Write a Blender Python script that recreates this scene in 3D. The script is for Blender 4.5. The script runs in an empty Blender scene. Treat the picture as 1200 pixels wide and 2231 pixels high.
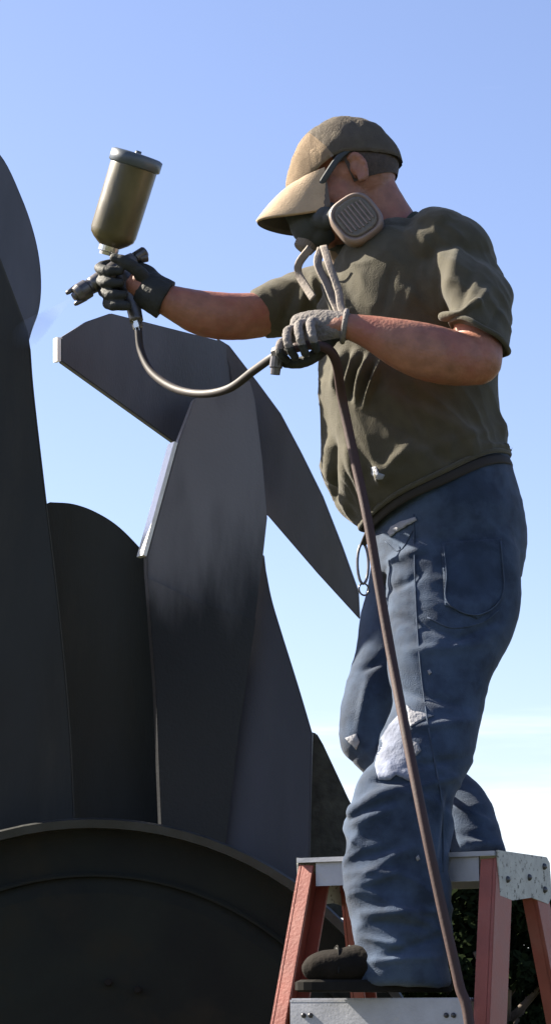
import bpy, bmesh, math, random
import numpy as np
from mathutils import Vector, Matrix, noise
from mathutils.bvhtree import BVHTree
random.seed(7)
S = bpy.context.scene
COL = S.collection
R = math.radians

# ------------------------------------------------------------------ camera
F = 5040.0; PITCH = R(12.3); CAMZ = 1.5
cd = bpy.data.cameras.new('camera'); cam = bpy.data.objects.new('camera', cd); COL.objects.link(cam)
cam.location = (0, 0, CAMZ); cam.rotation_euler = (math.pi/2 + PITCH, 0, 0)
cd.sensor_fit = 'VERTICAL'; cd.sensor_height = 36; cd.sensor_width = 36; cd.lens = F/2231*36
cd.clip_start = .05; cd.clip_end = 3000
S.camera = cam
S.render.resolution_x = 550; S.render.resolution_y = 1024

# ------------------------------------------------------------------ sun, sky, exposure
SUN_EL = R(36); SUN_DIR = Vector((-.93, .36, 0)).normalized()
sdir = Vector((SUN_DIR.x*math.cos(SUN_EL), SUN_DIR.y*math.cos(SUN_EL), math.sin(SUN_EL)))
sl = bpy.data.lights.new('sun', 'SUN'); sl.energy = 5.0; sl.angle = R(.5); sl.color = (1, .91, .76)
so = bpy.data.objects.new('sun', sl); COL.objects.link(so); so.location = (-5, 5, 9)
so.rotation_euler = sdir.to_track_quat('Z', 'Y').to_euler()
w = bpy.data.worlds.new('World'); S.world = w; w.use_nodes = True
nt = w.node_tree; nt.nodes.clear()
out = nt.nodes.new('ShaderNodeOutputWorld'); bg = nt.nodes.new('ShaderNodeBackground')
sky = nt.nodes.new('ShaderNodeTexSky'); sky.sky_type = 'NISHITA'; sky.sun_disc = False
sky.sun_elevation = SUN_EL; sky.sun_rotation = math.atan2(SUN_DIR.x, SUN_DIR.y); sky.altitude = 300
sky.air_density = 1.0; sky.dust_density = 1.2; sky.ozone_density = 2.0
tint = nt.nodes.new('ShaderNodeMix'); tint.data_type = 'RGBA'; tint.blend_type = 'MULTIPLY'; tint.inputs[0].default_value = 1
tint.inputs[7].default_value = (1.05, .955, 1.04, 1)
tc = nt.nodes.new('ShaderNodeTexCoord'); mp = nt.nodes.new('ShaderNodeMapping'); mp.inputs['Scale'].default_value = (3.0, 3.0, 34)
nz = nt.nodes.new('ShaderNodeTexNoise'); nz.inputs['Scale'].default_value = 1.6; nz.inputs['Detail'].default_value = 6; nz.inputs['Roughness'].default_value = .55
sep = nt.nodes.new('ShaderNodeSeparateXYZ')
hz = nt.nodes.new('ShaderNodeMapRange'); hz.inputs[1].default_value = .0; hz.inputs[2].default_value = .17; hz.inputs[3].default_value = .36; hz.inputs[4].default_value = -.30
ad = nt.nodes.new('ShaderNodeMath'); ad.operation = 'ADD'
cr = nt.nodes.new('ShaderNodeMapRange'); cr.interpolation_type = 'SMOOTHSTEP'; cr.inputs[1].default_value = .40; cr.inputs[2].default_value = 1.12
cmix = nt.nodes.new('ShaderNodeMix'); cmix.data_type = 'RGBA'; cmix.inputs[7].default_value = (9.0, 9.2, 9.6, 1)
L = nt.links.new
L(sky.outputs[0], tint.inputs[6]); L(tc.outputs['Generated'], mp.inputs[0]); L(mp.outputs[0], nz.inputs['Vector'])
L(tc.outputs['Generated'], sep.inputs[0]); L(sep.outputs[2], hz.inputs[0]); L(nz.outputs[0], ad.inputs[0]); L(hz.outputs[0], ad.inputs[1])
L(ad.outputs[0], cr.inputs[0]); L(cr.outputs[0], cmix.inputs[0]); L(tint.outputs[2], cmix.inputs[6]); L(cmix.outputs[2], bg.inputs[0])
bg.inputs[1].default_value = .052
L(bg.outputs[0], out.inputs[0])
S.view_settings.view_transform = 'Standard'; S.view_settings.look = 'None'; S.view_settings.gamma = 1
S.view_settings.exposure = 2.1; S.view_settings.use_curve_mapping = False

# ------------------------------------------------------------------ helpers
fwd = Vector((0, math.cos(PITCH), math.sin(PITCH))); upv = Vector((0, -math.sin(PITCH), math.cos(PITCH)))
def ray(px, py): return fwd + Vector(((px-600)/F, 0, 0)) + upv*(-(py-1115.5)/F)
def W(px, py, Y):
    d = ray(px, py); return Vector((0, 0, CAMZ)) + d*(Y/d.y)
def sc(px, py, Y): return (Y/ray(px, py).y)/F          # metres per photo pixel there

def tag(o, label=None, cat=None, group=None, kind=None):
    if label: o['label'] = label
    if cat: o['category'] = cat
    if group: o['group'] = group
    if kind: o['kind'] = kind
    return o
def empty(name, loc, label=None, cat=None, group=None):
    o = bpy.data.objects.new(name, None); COL.objects.link(o); o.location = loc; o.empty_display_size = .1
    bpy.context.view_layer.update()
    return tag(o, label, cat, group)
WM = {}
def par(o, p):
    if p is not None:
        base = Vector((0, 0, 0)); q = p
        while q is not None: base += q.location; q = q.parent
        o.parent = p; o.location = o.location - base
def link(name, me, mat, parent=None, smooth=True):
    o = bpy.data.objects.new(name, me); COL.objects.link(o)
    if mat and not me.materials: me.materials.append(mat)
    if smooth:
        me.polygons.foreach_set('use_smooth', [True]*len(me.polygons))
    par(o, parent); return o
def bm_link(name, bm, mat, parent=None, smooth=True):
    bmesh.ops.recalc_face_normals(bm, faces=bm.faces)
    me = bpy.data.meshes.new(name); bm.to_mesh(me); bm.free(); return link(name, me, mat, parent, smooth)

def ring_loft(bm, rings, closed_ends=True):
    vs = [[bm.verts.new(p) for p in r] for r in rings]
    n = len(rings[0])
    for a, b in zip(vs[:-1], vs[1:]):
        for i in range(n): bm.faces.new((a[i], a[(i+1) % n], b[(i+1) % n], b[i]))
    if closed_ends: bm.faces.new(vs[0]); bm.faces.new(vs[-1])

def catmull(pts, sub):
    P = [np.array(p, float) for p in pts]; P = [2*P[0]-P[1]] + P + [2*P[-1]-P[-2]]
    o = []
    for i in range(1, len(P)-2):
        for k in range(sub):
            t = k/sub; a, b, c, d = P[i-1:i+3]
            o.append(.5*((2*b)+(-a+c)*t+(2*a-5*b+4*c-d)*t*t+(-a+3*b-3*c+d)*t**3))
    o.append(P[-2]); return o

def loft(bm, secs, n=28, sub=5, round_ends=True, sq=2.0, grow=1.0, shrink=0.0):
    """secs (px,py,Y,ru,rd[,angle]) in photo pixels; angle = direction of the section's wide axis in the picture"""
    S6 = [tuple(s) + ((0.0,) if len(s) == 5 else ()) for s in secs]
    hasang = any(len(s) > 5 for s in secs)
    C = catmull(S6, sub) if len(S6) > 2 else [np.array(S6[0], float)*(1-t)+np.array(S6[1], float)*t for t in (0, .25, .5, .75, 1)]
    pts = [W(*c[:3]) for c in C]; rings = []
    N = len(pts)
    for i, (c, p) in enumerate(zip(C, pts)):
        t = (pts[min(i+1, N-1)] - pts[max(i-1, 0)]).normalized()
        k = sc(*c[:3])
        if hasang:
            a = R(c[5]); side = Vector((math.cos(a), 0, -math.sin(a)))
            dep = Vector((0, 1, 0))
        else:
            dep = Vector((0, 1, 0)); dep = dep - t*dep.dot(t)
            if dep.length < .2: dep = Vector((0, 0, 1)) - t*t.z
            dep.normalize(); side = t.cross(dep).normalized()
        ru, rd = max(c[3]*grow-shrink, 3)*k, max(c[4]*grow-shrink, 3)*k
        ring = []
        for j in range(n):
            th = 2*math.pi*j/n; cx, sx = math.cos(th), math.sin(th)
            e = 2/sq
            ring.append(p + side*(ru*math.copysign(abs(cx)**e, cx)) + dep*(rd*math.copysign(abs(sx)**e, sx)))
        if round_ends and i in (0, N-1):
            rings_end = []
            d = -t if i == 0 else t; m = min(ru, rd)
            for q in (.35, .65, .87):
                s = math.sqrt(1-q*q); rings_end.append([p + (v-p)*s + d*(m*q) for v in ring])
            if i == 0: rings += rings_end[::-1] + [ring]
            else: rings += [ring] + rings_end
        else: rings.append(ring)
    ring_loft(bm, rings)

def ellipsoid(bm, M, rx, ry, rz, seg=20):
    bmesh.ops.create_uvsphere(bm, u_segments=seg, v_segments=seg//2+2, radius=1, matrix=M @ Matrix.Diagonal((rx, ry, rz, 1)))

def remesh(bm, voxel, smooth=4, fac=.5):
    bmesh.ops.recalc_face_normals(bm, faces=bm.faces)
    me = bpy.data.meshes.new('tmp'); bm.to_mesh(me); bm.free()
    o = bpy.data.objects.new('tmp', me); COL.objects.link(o)
    m = o.modifiers.new('r', 'REMESH'); m.mode = 'VOXEL'; m.voxel_size = voxel; m.adaptivity = 0
    if smooth:
        s = o.modifiers.new('s', 'SMOOTH'); s.factor = fac; s.iterations = smooth
    dg = bpy.context.evaluated_depsgraph_get(); dg.update()
    r = bpy.data.meshes.new_from_object(o.evaluated_get(dg))
    bpy.data.objects.remove(o); bpy.data.meshes.remove(me)
    return r

def coords(me):
    a = np.empty(len(me.vertices)*3); me.vertices.foreach_get('co', a); return a.reshape(-1, 3)
def normals(me):
    a = np.empty(len(me.vertices)*3); me.vertices.foreach_get('normal', a); return a.reshape(-1, 3)
def setco(me, c): me.vertices.foreach_set('co', c.ravel()); me.update()
def project(c):
    """photo pixel of world points"""
    v = c - np.array([0, 0, CAMZ]); f = np.array(fwd); u = np.array(upv)
    d = v @ f; return 600+F*v[:, 0]/d, 1115.5-F*(v @ u)/d
def nfield(c, scale, seed=0, ridged=False):
    s = np.array(scale); o = np.empty(len(c))
    for i, p in enumerate(c*s+seed):
        v = noise.noise(Vector(p)); o[i] = (1-2*abs(v)) if ridged else v
    return o
def folds(me, lines, front_only=True):
    """cloth folds: ridges / creases along lines given in photo pixels; (x0,y0,x1,y1,width,height_mm)"""
    c = coords(me); n = normals(me); px, py = project(c); d = np.zeros(len(c))
    side = n[:, 1] < .25 if front_only else np.ones(len(c), bool)
    for x0, y0, x1, y1, wd, h in lines:
        dx, dy = x1-x0, y1-y0; LL = dx*dx+dy*dy
        t = np.clip(((px-x0)*dx+(py-y0)*dy)/LL, 0, 1)
        r = np.hypot(px-(x0+t*dx), py-(y0+t*dy))
        d += h*.001*np.exp(-(r/wd)**2)*np.sin(np.clip(t, .02, .98)*math.pi)**.4*side
    setco(me, c + n*d[:, None])

# ------------------------------------------------------------------ materials
def mat(name, col, rough=.7, metal=0, var=.25, vscale=30, bump=.0, bscale=200, spec=.5, col2=None, c2scale=6, c2lo=.5, c2hi=.7, coat=0, stretch=None, sheen=0):
    m = bpy.data.materials.new(name); m.use_nodes = True; t = m.node_tree; b = t.nodes['Principled BSDF']
    b.inputs['Roughness'].default_value = rough; b.inputs['Metallic'].default_value = metal
    b.inputs['Specular IOR Level'].default_value = spec; b.inputs['Coat Weight'].default_value = coat
    if sheen: b.inputs['Sheen Weight'].default_value = sheen; b.inputs['Sheen Roughness'].default_value = .5
    tc = t.nodes.new('ShaderNodeTexCoord'); mp = t.nodes.new('ShaderNodeMapping'); t.links.new(tc.outputs['Object'], mp.inputs[0])
    if stretch: mp.inputs['Scale'].default_value = stretch
    n = t.nodes.new('ShaderNodeTexNoise'); n.inputs['Scale'].default_value = vscale; n.inputs['Detail'].default_value = 5
    t.links.new(mp.outputs[0], n.inputs['Vector'])
    r = t.nodes.new('ShaderNodeValToRGB'); r.color_ramp.elements[0].position = .3; r.color_ramp.elements[1].position = .7
    r.color_ramp.elements[0].color = tuple(c*(1-var) for c in col)+(1,); r.color_ramp.elements[1].color = tuple(min(1, c*(1+var)) for c in col)+(1,)
    t.links.new(n.outputs[0], r.inputs[0]); last = r.outputs[0]
    if col2:
        n2 = t.nodes.new('ShaderNodeTexNoise'); n2.inputs['Scale'].default_value = c2scale; n2.inputs['Detail'].default_value = 7; n2.inputs['Roughness'].default_value = .65
        t.links.new(mp.outputs[0], n2.inputs['Vector'])
        q = t.nodes.new('ShaderNodeMapRange'); q.inputs[1].default_value = c2lo; q.inputs[2].default_value = c2hi; t.links.new(n2.outputs[0], q.inputs[0])
        mx = t.nodes.new('ShaderNodeMix'); mx.data_type = 'RGBA'; mx.inputs[7].default_value = tuple(col2)+(1,)
        t.links.new(q.outputs[0], mx.inputs[0]); t.links.new(last, mx.inputs[6]); last = mx.outputs[2]
    t.links.new(last, b.inputs['Base Color'])
    rr = t.nodes.new('ShaderNodeMapRange'); rr.inputs[3].default_value = max(0, rough-.12); rr.inputs[4].default_value = min(1, rough+.12)
    t.links.new(n.outputs[0], rr.inputs[0]); t.links.new(rr.outputs[0], b.inputs['Roughness'])
    if bump:
        n3 = t.nodes.new('ShaderNodeTexNoise'); n3.inputs['Scale'].default_value = bscale; n3.inputs['Detail'].default_value = 3
        t.links.new(mp.outputs[0], n3.inputs['Vector'])
        bp = t.nodes.new('ShaderNodeBump'); bp.inputs['Strength'].default_value = bump; bp.inputs['Distance'].default_value = .004
        t.links.new(n3.outputs[0], bp.inputs['Height']); t.links.new(bp.outputs[0], b.inputs['Normal'])
    m['mapping'] = mp.name
    return m
M = {}
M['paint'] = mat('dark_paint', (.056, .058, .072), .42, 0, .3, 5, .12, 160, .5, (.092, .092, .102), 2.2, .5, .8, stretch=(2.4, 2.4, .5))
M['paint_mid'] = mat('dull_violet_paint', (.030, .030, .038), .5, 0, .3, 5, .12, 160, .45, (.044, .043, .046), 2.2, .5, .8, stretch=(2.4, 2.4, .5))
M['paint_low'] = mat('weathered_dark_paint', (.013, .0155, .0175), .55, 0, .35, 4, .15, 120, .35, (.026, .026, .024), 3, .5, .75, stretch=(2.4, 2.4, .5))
M['paint_rough'] = mat('rough_dark_plate', (.035, .036, .03), .75, 0, .5, 40, .6, 90, .3)
M['lit_edge'] = mat('sunlit_plate_edge', (.8, .8, .78), .35, .3, .06, 60)  # near-white colour paints sun glare on the plate edges
M['drum'] = mat('drum_steel', (.009, .0105, .0075), .75, 0, .4, 7, .3, 70, .2, (.017, .0145, .008), 5, .52, .72)
M['rim'] = mat('rim_steel', (.024, .025, .023), .5, .2, .3, 20, .2, 90)
M['skin'] = mat('skin', (.255, .112, .072), .5, 0, .22, 45, .3, 200, .45, (.25, .075, .052), 14, .45, .75)
M['shirt'] = mat('olive_cotton', (.057, .051, .034), .9, 0, .14, 40, .35, 420, .15, (.074, .068, .048), 4, .55, .8, sheen=.15)
M['collar'] = mat('olive_rib', (.05,.052,.036), .9, 0, .14, 40, .4, 500, .15)
M['denim'] = mat('blue_denim', (.023, .037, .066), .88, 0, .25, 24, .4, 480, .15, (.075, .108, .165), 6, .42, .85, sheen=.1)
M['denim_seam'] = mat('denim_seam', (.045, .062, .095), .88, 0, .3, 40, .3, 400, .15)
M['torn'] = mat('frayed_and_sunlit_denim', (.24, .245, .27), .9, 0, .2, 60, .6, 200, .15, (.2, .24, .3), 60, .55, .7)  # tears and spots, plus the painted sunlit streak at the waistband
M['knee'] = mat('sunlit_knee_denim', (.17, .19, .25), .85, 0, .3, 30, .5, 120, .15)  # paler denim colour, sunlight painted on the near knee
M['cap'] = mat('khaki_cap', (.36, .275, .19), .9, 0, .1, 40, .3, 380, .15, (.28, .21, .145), 12, .5, .7)
M['capback'] = mat('shaded_cap_back', (.155, .13, .10), .9, 0, .15, 60, .4, 300)  # darker tan paints the shade on the rear of the cap
M['capdark'] = mat('cap_underside', (.08, .07, .065), .9, 0, .1, 40)
M['glove_dark'] = mat('dark_glove', (.022, .024, .023), .7, 0, .3, 50, .5, 150, .3)
M['glove_pale'] = mat('grey_knit_glove', (.17, .155, .145), .92, 0, .2, 90, .7, 240, .15)
M['rubber'] = mat('grey_rubber', (.03, .036, .04), .75, 0, .15, 30)
M['cart'] = mat('cartridge_plastic', (.20, .15, .125), .5, 0, .08, 30)
M['cart_face'] = mat('cartridge_face', (.125, .11, .09), .75, 0, .2, 60, .4, 200)
M['pale'] = mat('pale_webbing', (.16, .135, .115), .8, 0, .2, 60, .4, 200)
M['hair'] = mat('short_dark_hair', (.05, .035, .028), .8, 0, .4, 120, .6, 300)
M['red'] = mat('red_fiberglass', (.22, .058, .040), .5, 0, .2, 14, .15, 200, .4, (.24, .11, .085), 8, .52, .8)
M['alu'] = mat('aluminium', (.27, .28, .31), .45, .4, .12, 30, .1, 200, .5, (.3, .3, .3), 40, .6, .72)
M['capal'] = mat('speckled_ladder_cap', (.36, .36, .33), .6, .1, .15, 40, .2, 200, .4, (.08, .08, .07), 90, .56, .63)
M['rivet'] = mat('rivet_steel', (.06, .06, .065), .4, .5)
M['gunmetal'] = mat('gun_metal', (.10, .095, .095), .35, .6, .3, 60)
M['steel'] = mat('polished_steel', (.6, .6, .6), .22, .9, .08, 60)
M['cup'] = mat('stained_cup', (.075, .062, .028), .35, 0, .35, 22, .1, 90, .5, (.04, .042, .042), 14, .5, .7, stretch=(1, 1, .35))
M['lid'] = mat('cup_lid', (.055, .07, .085), .4, 0, .2, 30)
M['hose'] = mat('red_brown_hose', (.034, .0135, .012), .7, 0, .2, 30, .1, 200, .5)
M['hose_black'] = mat('black_whip_hose', (.020, .015, .015), .62, 0, .2, 30, 0, 200, .4)
M['boot'] = mat('brown_boot', (.009, .007, .0055), .95, 0, .3, 30, .4, 120, .15)
M['sole'] = mat('boot_sole', (.014, .013, .012), .95, 0, .2, 30, 0, 200, .1)
M['leather'] = mat('belt_leather', (.014, .011, .009), .85)
M['ground'] = mat('dry_grass_ground', (.05, .055, .024), .95, 0, .3, .6, .4, 8, .1, (.08, .07, .04), .25, .45, .7)
M['bark'] = mat('bark', (.08, .06, .045), .9, 0, .3, 8, .6, 20)
M['leaf'] = mat('leaf', (.009, .013, .006), 1, 0, .3, .9, 0, 200, 0)
M['eye'] = mat('eye_white', (.7, .68, .65), .2)
# flare-like sheen painted as a paler patch fading into the dark coat
def flare_patch(name, centres, base=(.058, .064, .080), flare_col=(.36, .325, .32)):
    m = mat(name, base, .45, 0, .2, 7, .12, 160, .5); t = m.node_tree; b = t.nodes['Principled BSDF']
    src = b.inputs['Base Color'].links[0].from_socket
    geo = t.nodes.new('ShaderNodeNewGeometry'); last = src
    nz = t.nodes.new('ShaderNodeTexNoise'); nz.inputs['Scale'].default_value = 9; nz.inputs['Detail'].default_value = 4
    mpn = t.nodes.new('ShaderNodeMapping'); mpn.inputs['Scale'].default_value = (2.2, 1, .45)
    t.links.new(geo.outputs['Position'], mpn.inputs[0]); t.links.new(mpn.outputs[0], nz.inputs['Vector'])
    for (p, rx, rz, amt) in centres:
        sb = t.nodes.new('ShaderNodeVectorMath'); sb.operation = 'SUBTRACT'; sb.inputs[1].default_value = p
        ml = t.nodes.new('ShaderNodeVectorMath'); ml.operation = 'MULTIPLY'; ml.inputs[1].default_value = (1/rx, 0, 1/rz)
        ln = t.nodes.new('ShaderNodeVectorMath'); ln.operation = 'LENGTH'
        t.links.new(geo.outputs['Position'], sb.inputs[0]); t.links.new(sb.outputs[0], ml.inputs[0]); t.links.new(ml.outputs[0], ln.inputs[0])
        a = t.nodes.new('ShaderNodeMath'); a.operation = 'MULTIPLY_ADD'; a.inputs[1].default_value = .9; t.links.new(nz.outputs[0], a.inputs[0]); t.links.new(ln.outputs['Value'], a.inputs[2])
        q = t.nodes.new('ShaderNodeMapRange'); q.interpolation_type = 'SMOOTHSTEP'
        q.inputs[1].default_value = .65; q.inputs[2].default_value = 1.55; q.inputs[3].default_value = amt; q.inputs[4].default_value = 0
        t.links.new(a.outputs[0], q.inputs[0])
        mx = t.nodes.new('ShaderNodeMix'); mx.data_type = 'RGBA'; mx.inputs[7].default_value = flare_col+(1,)
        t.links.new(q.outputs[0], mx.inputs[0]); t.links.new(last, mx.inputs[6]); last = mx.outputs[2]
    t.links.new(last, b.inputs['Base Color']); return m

# ------------------------------------------------------------------ ground
bm = bmesh.new()
N = 60
def gz(x, y):
    r = math.hypot(x, y-4); return .9*max(0, min(1, (r-14)/40))*noise.noise(Vector((x*.03, y*.03, 3))) - .002*max(0, r-10)*0
gx = [math.copysign(abs(t)**3, t)*1200 for t in np.linspace(-1, 1, N)]
vv = [[bm.verts.new((x, y, gz(x, y))) for x in gx] for y in gx]
for i in range(N-1):
    for j in range(N-1): bm.faces.new((vv[i][j], vv[i][j+1], vv[i+1][j+1], vv[i+1][j]))
tag(bm_link('ground', bm, M['ground']), kind='structure')

# ------------------------------------------------------------------ background trees
def tree(px, Y, top, wid, label):
    base = W(px, 2215, Y); base.z = gz(base.x, base.y)-.05
    root = empty('tree', base, label, 'tree', 'trees on the far side of the field')
    zt = W(px, top, Y).z; H = zt-base.z
    bm = bmesh.new()
    def limb(a, b, r0, r1):
        d = (b-a).normalized(); u = d.orthogonal().normalized(); v = d.cross(u); rs = []
        for k in range(4):
            t = k/3; c = a.lerp(b, t) + u*(.06*H*math.sin(t*3)*.3); r = r0+(r1-r0)*t
            rs.append([c+u*(r*math.cos(q))+v*(r*math.sin(q)) for q in [i*math.pi/3.5 for i in range(7)]])
        ring_loft(bm, rs)
    o = base.copy(); limb(o, o+Vector((0, 0, H*.5)), .05*H, .03*H); ends = []
    for k in range(9):
        a = o+Vector((0, 0, H*(.22+.03*k))); th = k*2.4; e = a+Vector((math.cos(th)*wid*.33, math.sin(th)*wid*.33, H*(.2+.06*random.random())))
        limb(a, e, .022*H, .008*H); ends.append(e)
    bm_link('trunk', bm, M['bark'], root)
    vs = []; fs = []; cl = []
    for k in range(72):
        th = random.random()*6.28; h = random.random(); rr = wid*.5*math.sqrt(max(.05, math.sin(math.pi*(.12+.8*h))))*random.uniform(.35, 1)
        cl.append((o+Vector((math.cos(th)*rr, math.sin(th)*rr, H*(.16+.80*h))), wid*random.uniform(.07, .16)))
    for c, r in cl:
        for k in range(300 if px in (1085, 965) else 110):
            v = Vector((random.gauss(0, 1), random.gauss(0, 1), random.gauss(0, .8))).normalized()*r*random.random()**.4
            p = c+v; p.z = min(p.z, zt); s = H*random.uniform(.018, .03); a = Vector((random.gauss(0, 1), random.gauss(0, 1), random.gauss(0, 1))).normalized()
            b = a.orthogonal().normalized(); i = len(vs); vs += [p-a*s, p+b*s*.6, p+a*s, p-b*s*.6]; fs.append((i, i+1, i+2, i+3))
    me = bpy.data.meshes.new('crown'); me.from_pydata([tuple(v) for v in vs], [], fs); link('crown', me, M['leaf'], root, False)
tree(1085, 34, 1890, 2.6, 'dark bushy tree glimpsed between the red ladder rails')
tree(965, 37, 1900, 3.2, 'dark broad tree behind the worker\'s lower leg')
tree(1330, 40, 2040, 3.6, 'low spreading tree beyond the right edge of the ladder')
tree(1560, 44, 1990, 3.5, 'tall tree farthest right in the row across the field')
tree(760, 41, 1990, 3.4, 'tree hidden behind the round drum and ladder')
tree(-420, 42, 1960, 4.0, 'tree farthest left in the row across the field')

# ------------------------------------------------------------------ the metal sculpture
SC = empty('metal_sculpture', W(250, 2231, 4.75)*1.0, 'tall sculpture of dark overlapping steel petals on a round steel drum, left of the ladder', 'sculpture')
SC.location.z = 0; bpy.context.view_layer.update()
def plate(name, poly, plane, mt, th=.018, bev=.0025):
    """poly in photo pixels; plane: (px0,py0,Y0, a, b): Y = Y0 + a*(X-X0) + b*(Z-Z0)"""
    px0, py0, Y0, a, b = plane; O = W(px0, py0, Y0); n = Vector((a, -1, b)).normalized(); o = Vector((0, 0, CAMZ))
    pts = []
    for (x, y) in poly:
        d = ray(x, y); t = (O-o).dot(n)/d.dot(n); pts.append(o+d*t)
    bm = bmesh.new(); f = [bm.verts.new(p) for p in pts]; g = [bm.verts.new(p-n*th) for p in pts]
    bm.faces.new(f); bm.faces.new(g[::-1]); k = len(pts)
    for i in range(k): bm.faces.new((f[i], g[i], g[(i+1) % k], f[(i+1) % k]))
    bmesh.ops.recalc_face_normals(bm, faces=bm.faces)
    if bev: bmesh.ops.bevel(bm, geom=[e for e in bm.edges if len(e.link_faces) == 2 and e.calc_face_angle(0) > .5], offset=bev, segments=2, affect='EDGES')
    return bm_link(name, bm, mt, SC, False), pts, n
def strip(name, pts, n, th, mt, w=.0025, par_=None):
    bm = bmesh.new()
    for a, b in zip(pts[:-1], pts[1:]):
        d = (b-a).normalized(); s = d.cross(n).normalized()
        if s.x > 0: s = -s
        q = [a+s*.0005, a+s*w, b+s*w, b+s*.0005]
        v1 = [bm.verts.new(p+n*.0) for p in q]; v2 = [bm.verts.new(p-n*th) for p in q]
        bm.faces.new(v1); bm.faces.new(v2[::-1])
        for i in range(4): bm.faces.new((v1[i], v2[i], v2[(i+1) % 4], v1[(i+1) % 4]))
    return bm_link(name, bm, mt, par_ or SC, False)
def smoothpoly(p, s=6): return [tuple(q) for q in catmull(p, s)]
# A  round petal at far left, B tall plate in front of it
A = smoothpoly([(-170, 330), (-70, 290), (0, 335), (48, 430), (78, 520), (90, 600), (86, 670), (64, 740), (30, 900)]) + [(-190, 1100), (-210, 500)]
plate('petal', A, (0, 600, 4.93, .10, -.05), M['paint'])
B = [(-190, 700), (-90, 480), (2, 562), (62, 722)] + smoothpoly([(68, 760), (76, 860), (102, 1085), (130, 1320), (154, 1580), (166, 1830)]) + [(166, 2000), (-170, 2000)]
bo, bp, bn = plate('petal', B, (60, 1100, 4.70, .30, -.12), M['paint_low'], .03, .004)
strip('edge_highlight', bp[2:4], bn, .03, M['rim'], .004, bo); strip('edge_highlight', bp[4:-2], bn, .03, M['rim'], .003, bo)  # paler strips paint the light caught along this plate's edges
# C  round-topped petal
Cp = [(96, 1100)] + smoothpoly([(110, 1094), (160, 1098), (210, 1116), (262, 1150), (322, 1212), (400, 1300), (440, 1420)]) + [(460, 2000), (100, 2000)]
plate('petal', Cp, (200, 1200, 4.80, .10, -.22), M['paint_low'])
# F  left blade, G right blade
Fp = [(134, 735), (190, 700), (242, 682), (490, 745), (560, 832), (565, 905), (385, 967), (134, 787)]
fo, fp, fn = plate('blade', Fp, (400, 850, 4.86, .50, -.12), M['paint'], .02)
strip('sunlit_edge_strip', [fp[0], fp[7]], fn, .024, M['lit_edge'], .009, fo)
Gp = [(470, 735), (498, 752), (560, 832), (610, 900), (655, 985), (702, 1080), (745, 1190), (780, 1288), (783, 1350), (690, 1248), (586, 1127), (540, 1080), (500, 800)]
plate('blade', Gp, (560, 900, 4.905, -.15, -.15), M['paint'])
# D  central upright, folded: upper leaf and lower leaf
cU = W(450, 1140, 4.7); cB = W(365, 1280, 4.7)
sp = flare_patch('flare_sheen_plate', [(tuple(W(470, 960, 4.7)), .26, .37, .85), (tuple(W(385, 1150, 4.7)), .13, .20, .55)], (.007, .008, .0105), (.185, .178, .19)); sp.node_tree.nodes['Principled BSDF'].inputs['Specular IOR Level'].default_value = .3
D = [(388, 965), (425, 868), (545, 828), (556, 870), (572, 1000), (583, 1128), (574, 1210), (556, 1352), (440, 1318), (322, 1262), (320, 1212)]
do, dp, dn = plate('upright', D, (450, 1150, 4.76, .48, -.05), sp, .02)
strip('sunlit_edge_strip', [dp[0], dp[10]], dn, .034, M['lit_edge'], .009, do)
D2 = [(322, 1258), (440, 1315), (558, 1349), (520, 1600), (488, 1870), (480, 2000), (360, 2000), (352, 1800), (340, 1500)]
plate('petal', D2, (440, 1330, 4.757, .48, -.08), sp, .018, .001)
E = [(574, 1206)] + smoothpoly([(578, 1240), (590, 1300), (608, 1362), (648, 1490), (680, 1598)], 4) + [(676, 1760), (672, 2000), (470, 2000), (470, 1600), (520, 1350)]
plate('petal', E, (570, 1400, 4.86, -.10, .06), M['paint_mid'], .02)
H = [(660, 1590), (690, 1598), (704, 1622), (760, 1742), (806, 1830), (850, 2000), (660, 2000)]
plate('petal', H, (720, 1700, 4.92, .1, -.1), M['paint_rough'], .018)
# round drum
DC = W(190, 2592, 4.60); RD = .785*sc(190, 2300, 4.6)*1000
def ringmesh(name, prof, mt, parent, c=DC, n=96):
    bm = bmesh.new(); rs = []
    for i in range(n):
        t = 2*math.pi*i/n; rs.append([c+Vector((r*math.cos(t), y, r*math.sin(t))) for (r, y) in prof])
    vs = [[bm.verts.new(p) for p in r] for r in rs]
    for i in range(n):
        a, b = vs[i], vs[(i+1) % n]
        for j in range(len(prof)-1): bm.faces.new((a[j], b[j], b[j+1], a[j+1]))
    bmesh.ops.remove_doubles(bm, verts=bm.verts, dist=1e-5)
    return bm_link(name, bm, mt, parent, False)
RD = 792*sc(190, 2300, 4.6)
drum = ringmesh('drum', [(0.0001, .0), (.2, .002), (.38, .012), (RD*.80, .03), (RD*.86, .045), (RD-.03, .05), (RD-.005, .05), (RD-.005, .6), (.0001, .6)], M['drum'], SC)
ringmesh('rim', [(RD-.016, -.005), (RD, -.008), (RD+.004, .0), (RD+.004, .035), (RD-.006, .04), (RD-.016, .036), (RD-.016, -.005)], M['rim'], drum)
ringmesh('weld_ring', [(RD*.845, .03), (RD*.85, .030), (RD*.858, .034), (RD*.858, .046), (RD*.845, .046), (RD*.845, .03)], M['drum'], drum)
for (x, y) in ((236, 2140), (300, 2156)):
    p = W(x, y, 4.598); ringmesh('bolt', [(.0001, -.004), (.006, -.004), (.0075, -.002), (.0075, .02)], M['sole'], drum, p, 12)
bm = bmesh.new()
for (sx) in (-.32, .32):
    m = bmesh.ops.create_cube(bm, size=1, matrix=Matrix.Translation((DC.x+sx, DC.y+.3, (DC.z-RD*.6)/2)) @ Matrix.Diagonal((.14, .5, (DC.z-RD*.6), 1)))
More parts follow.
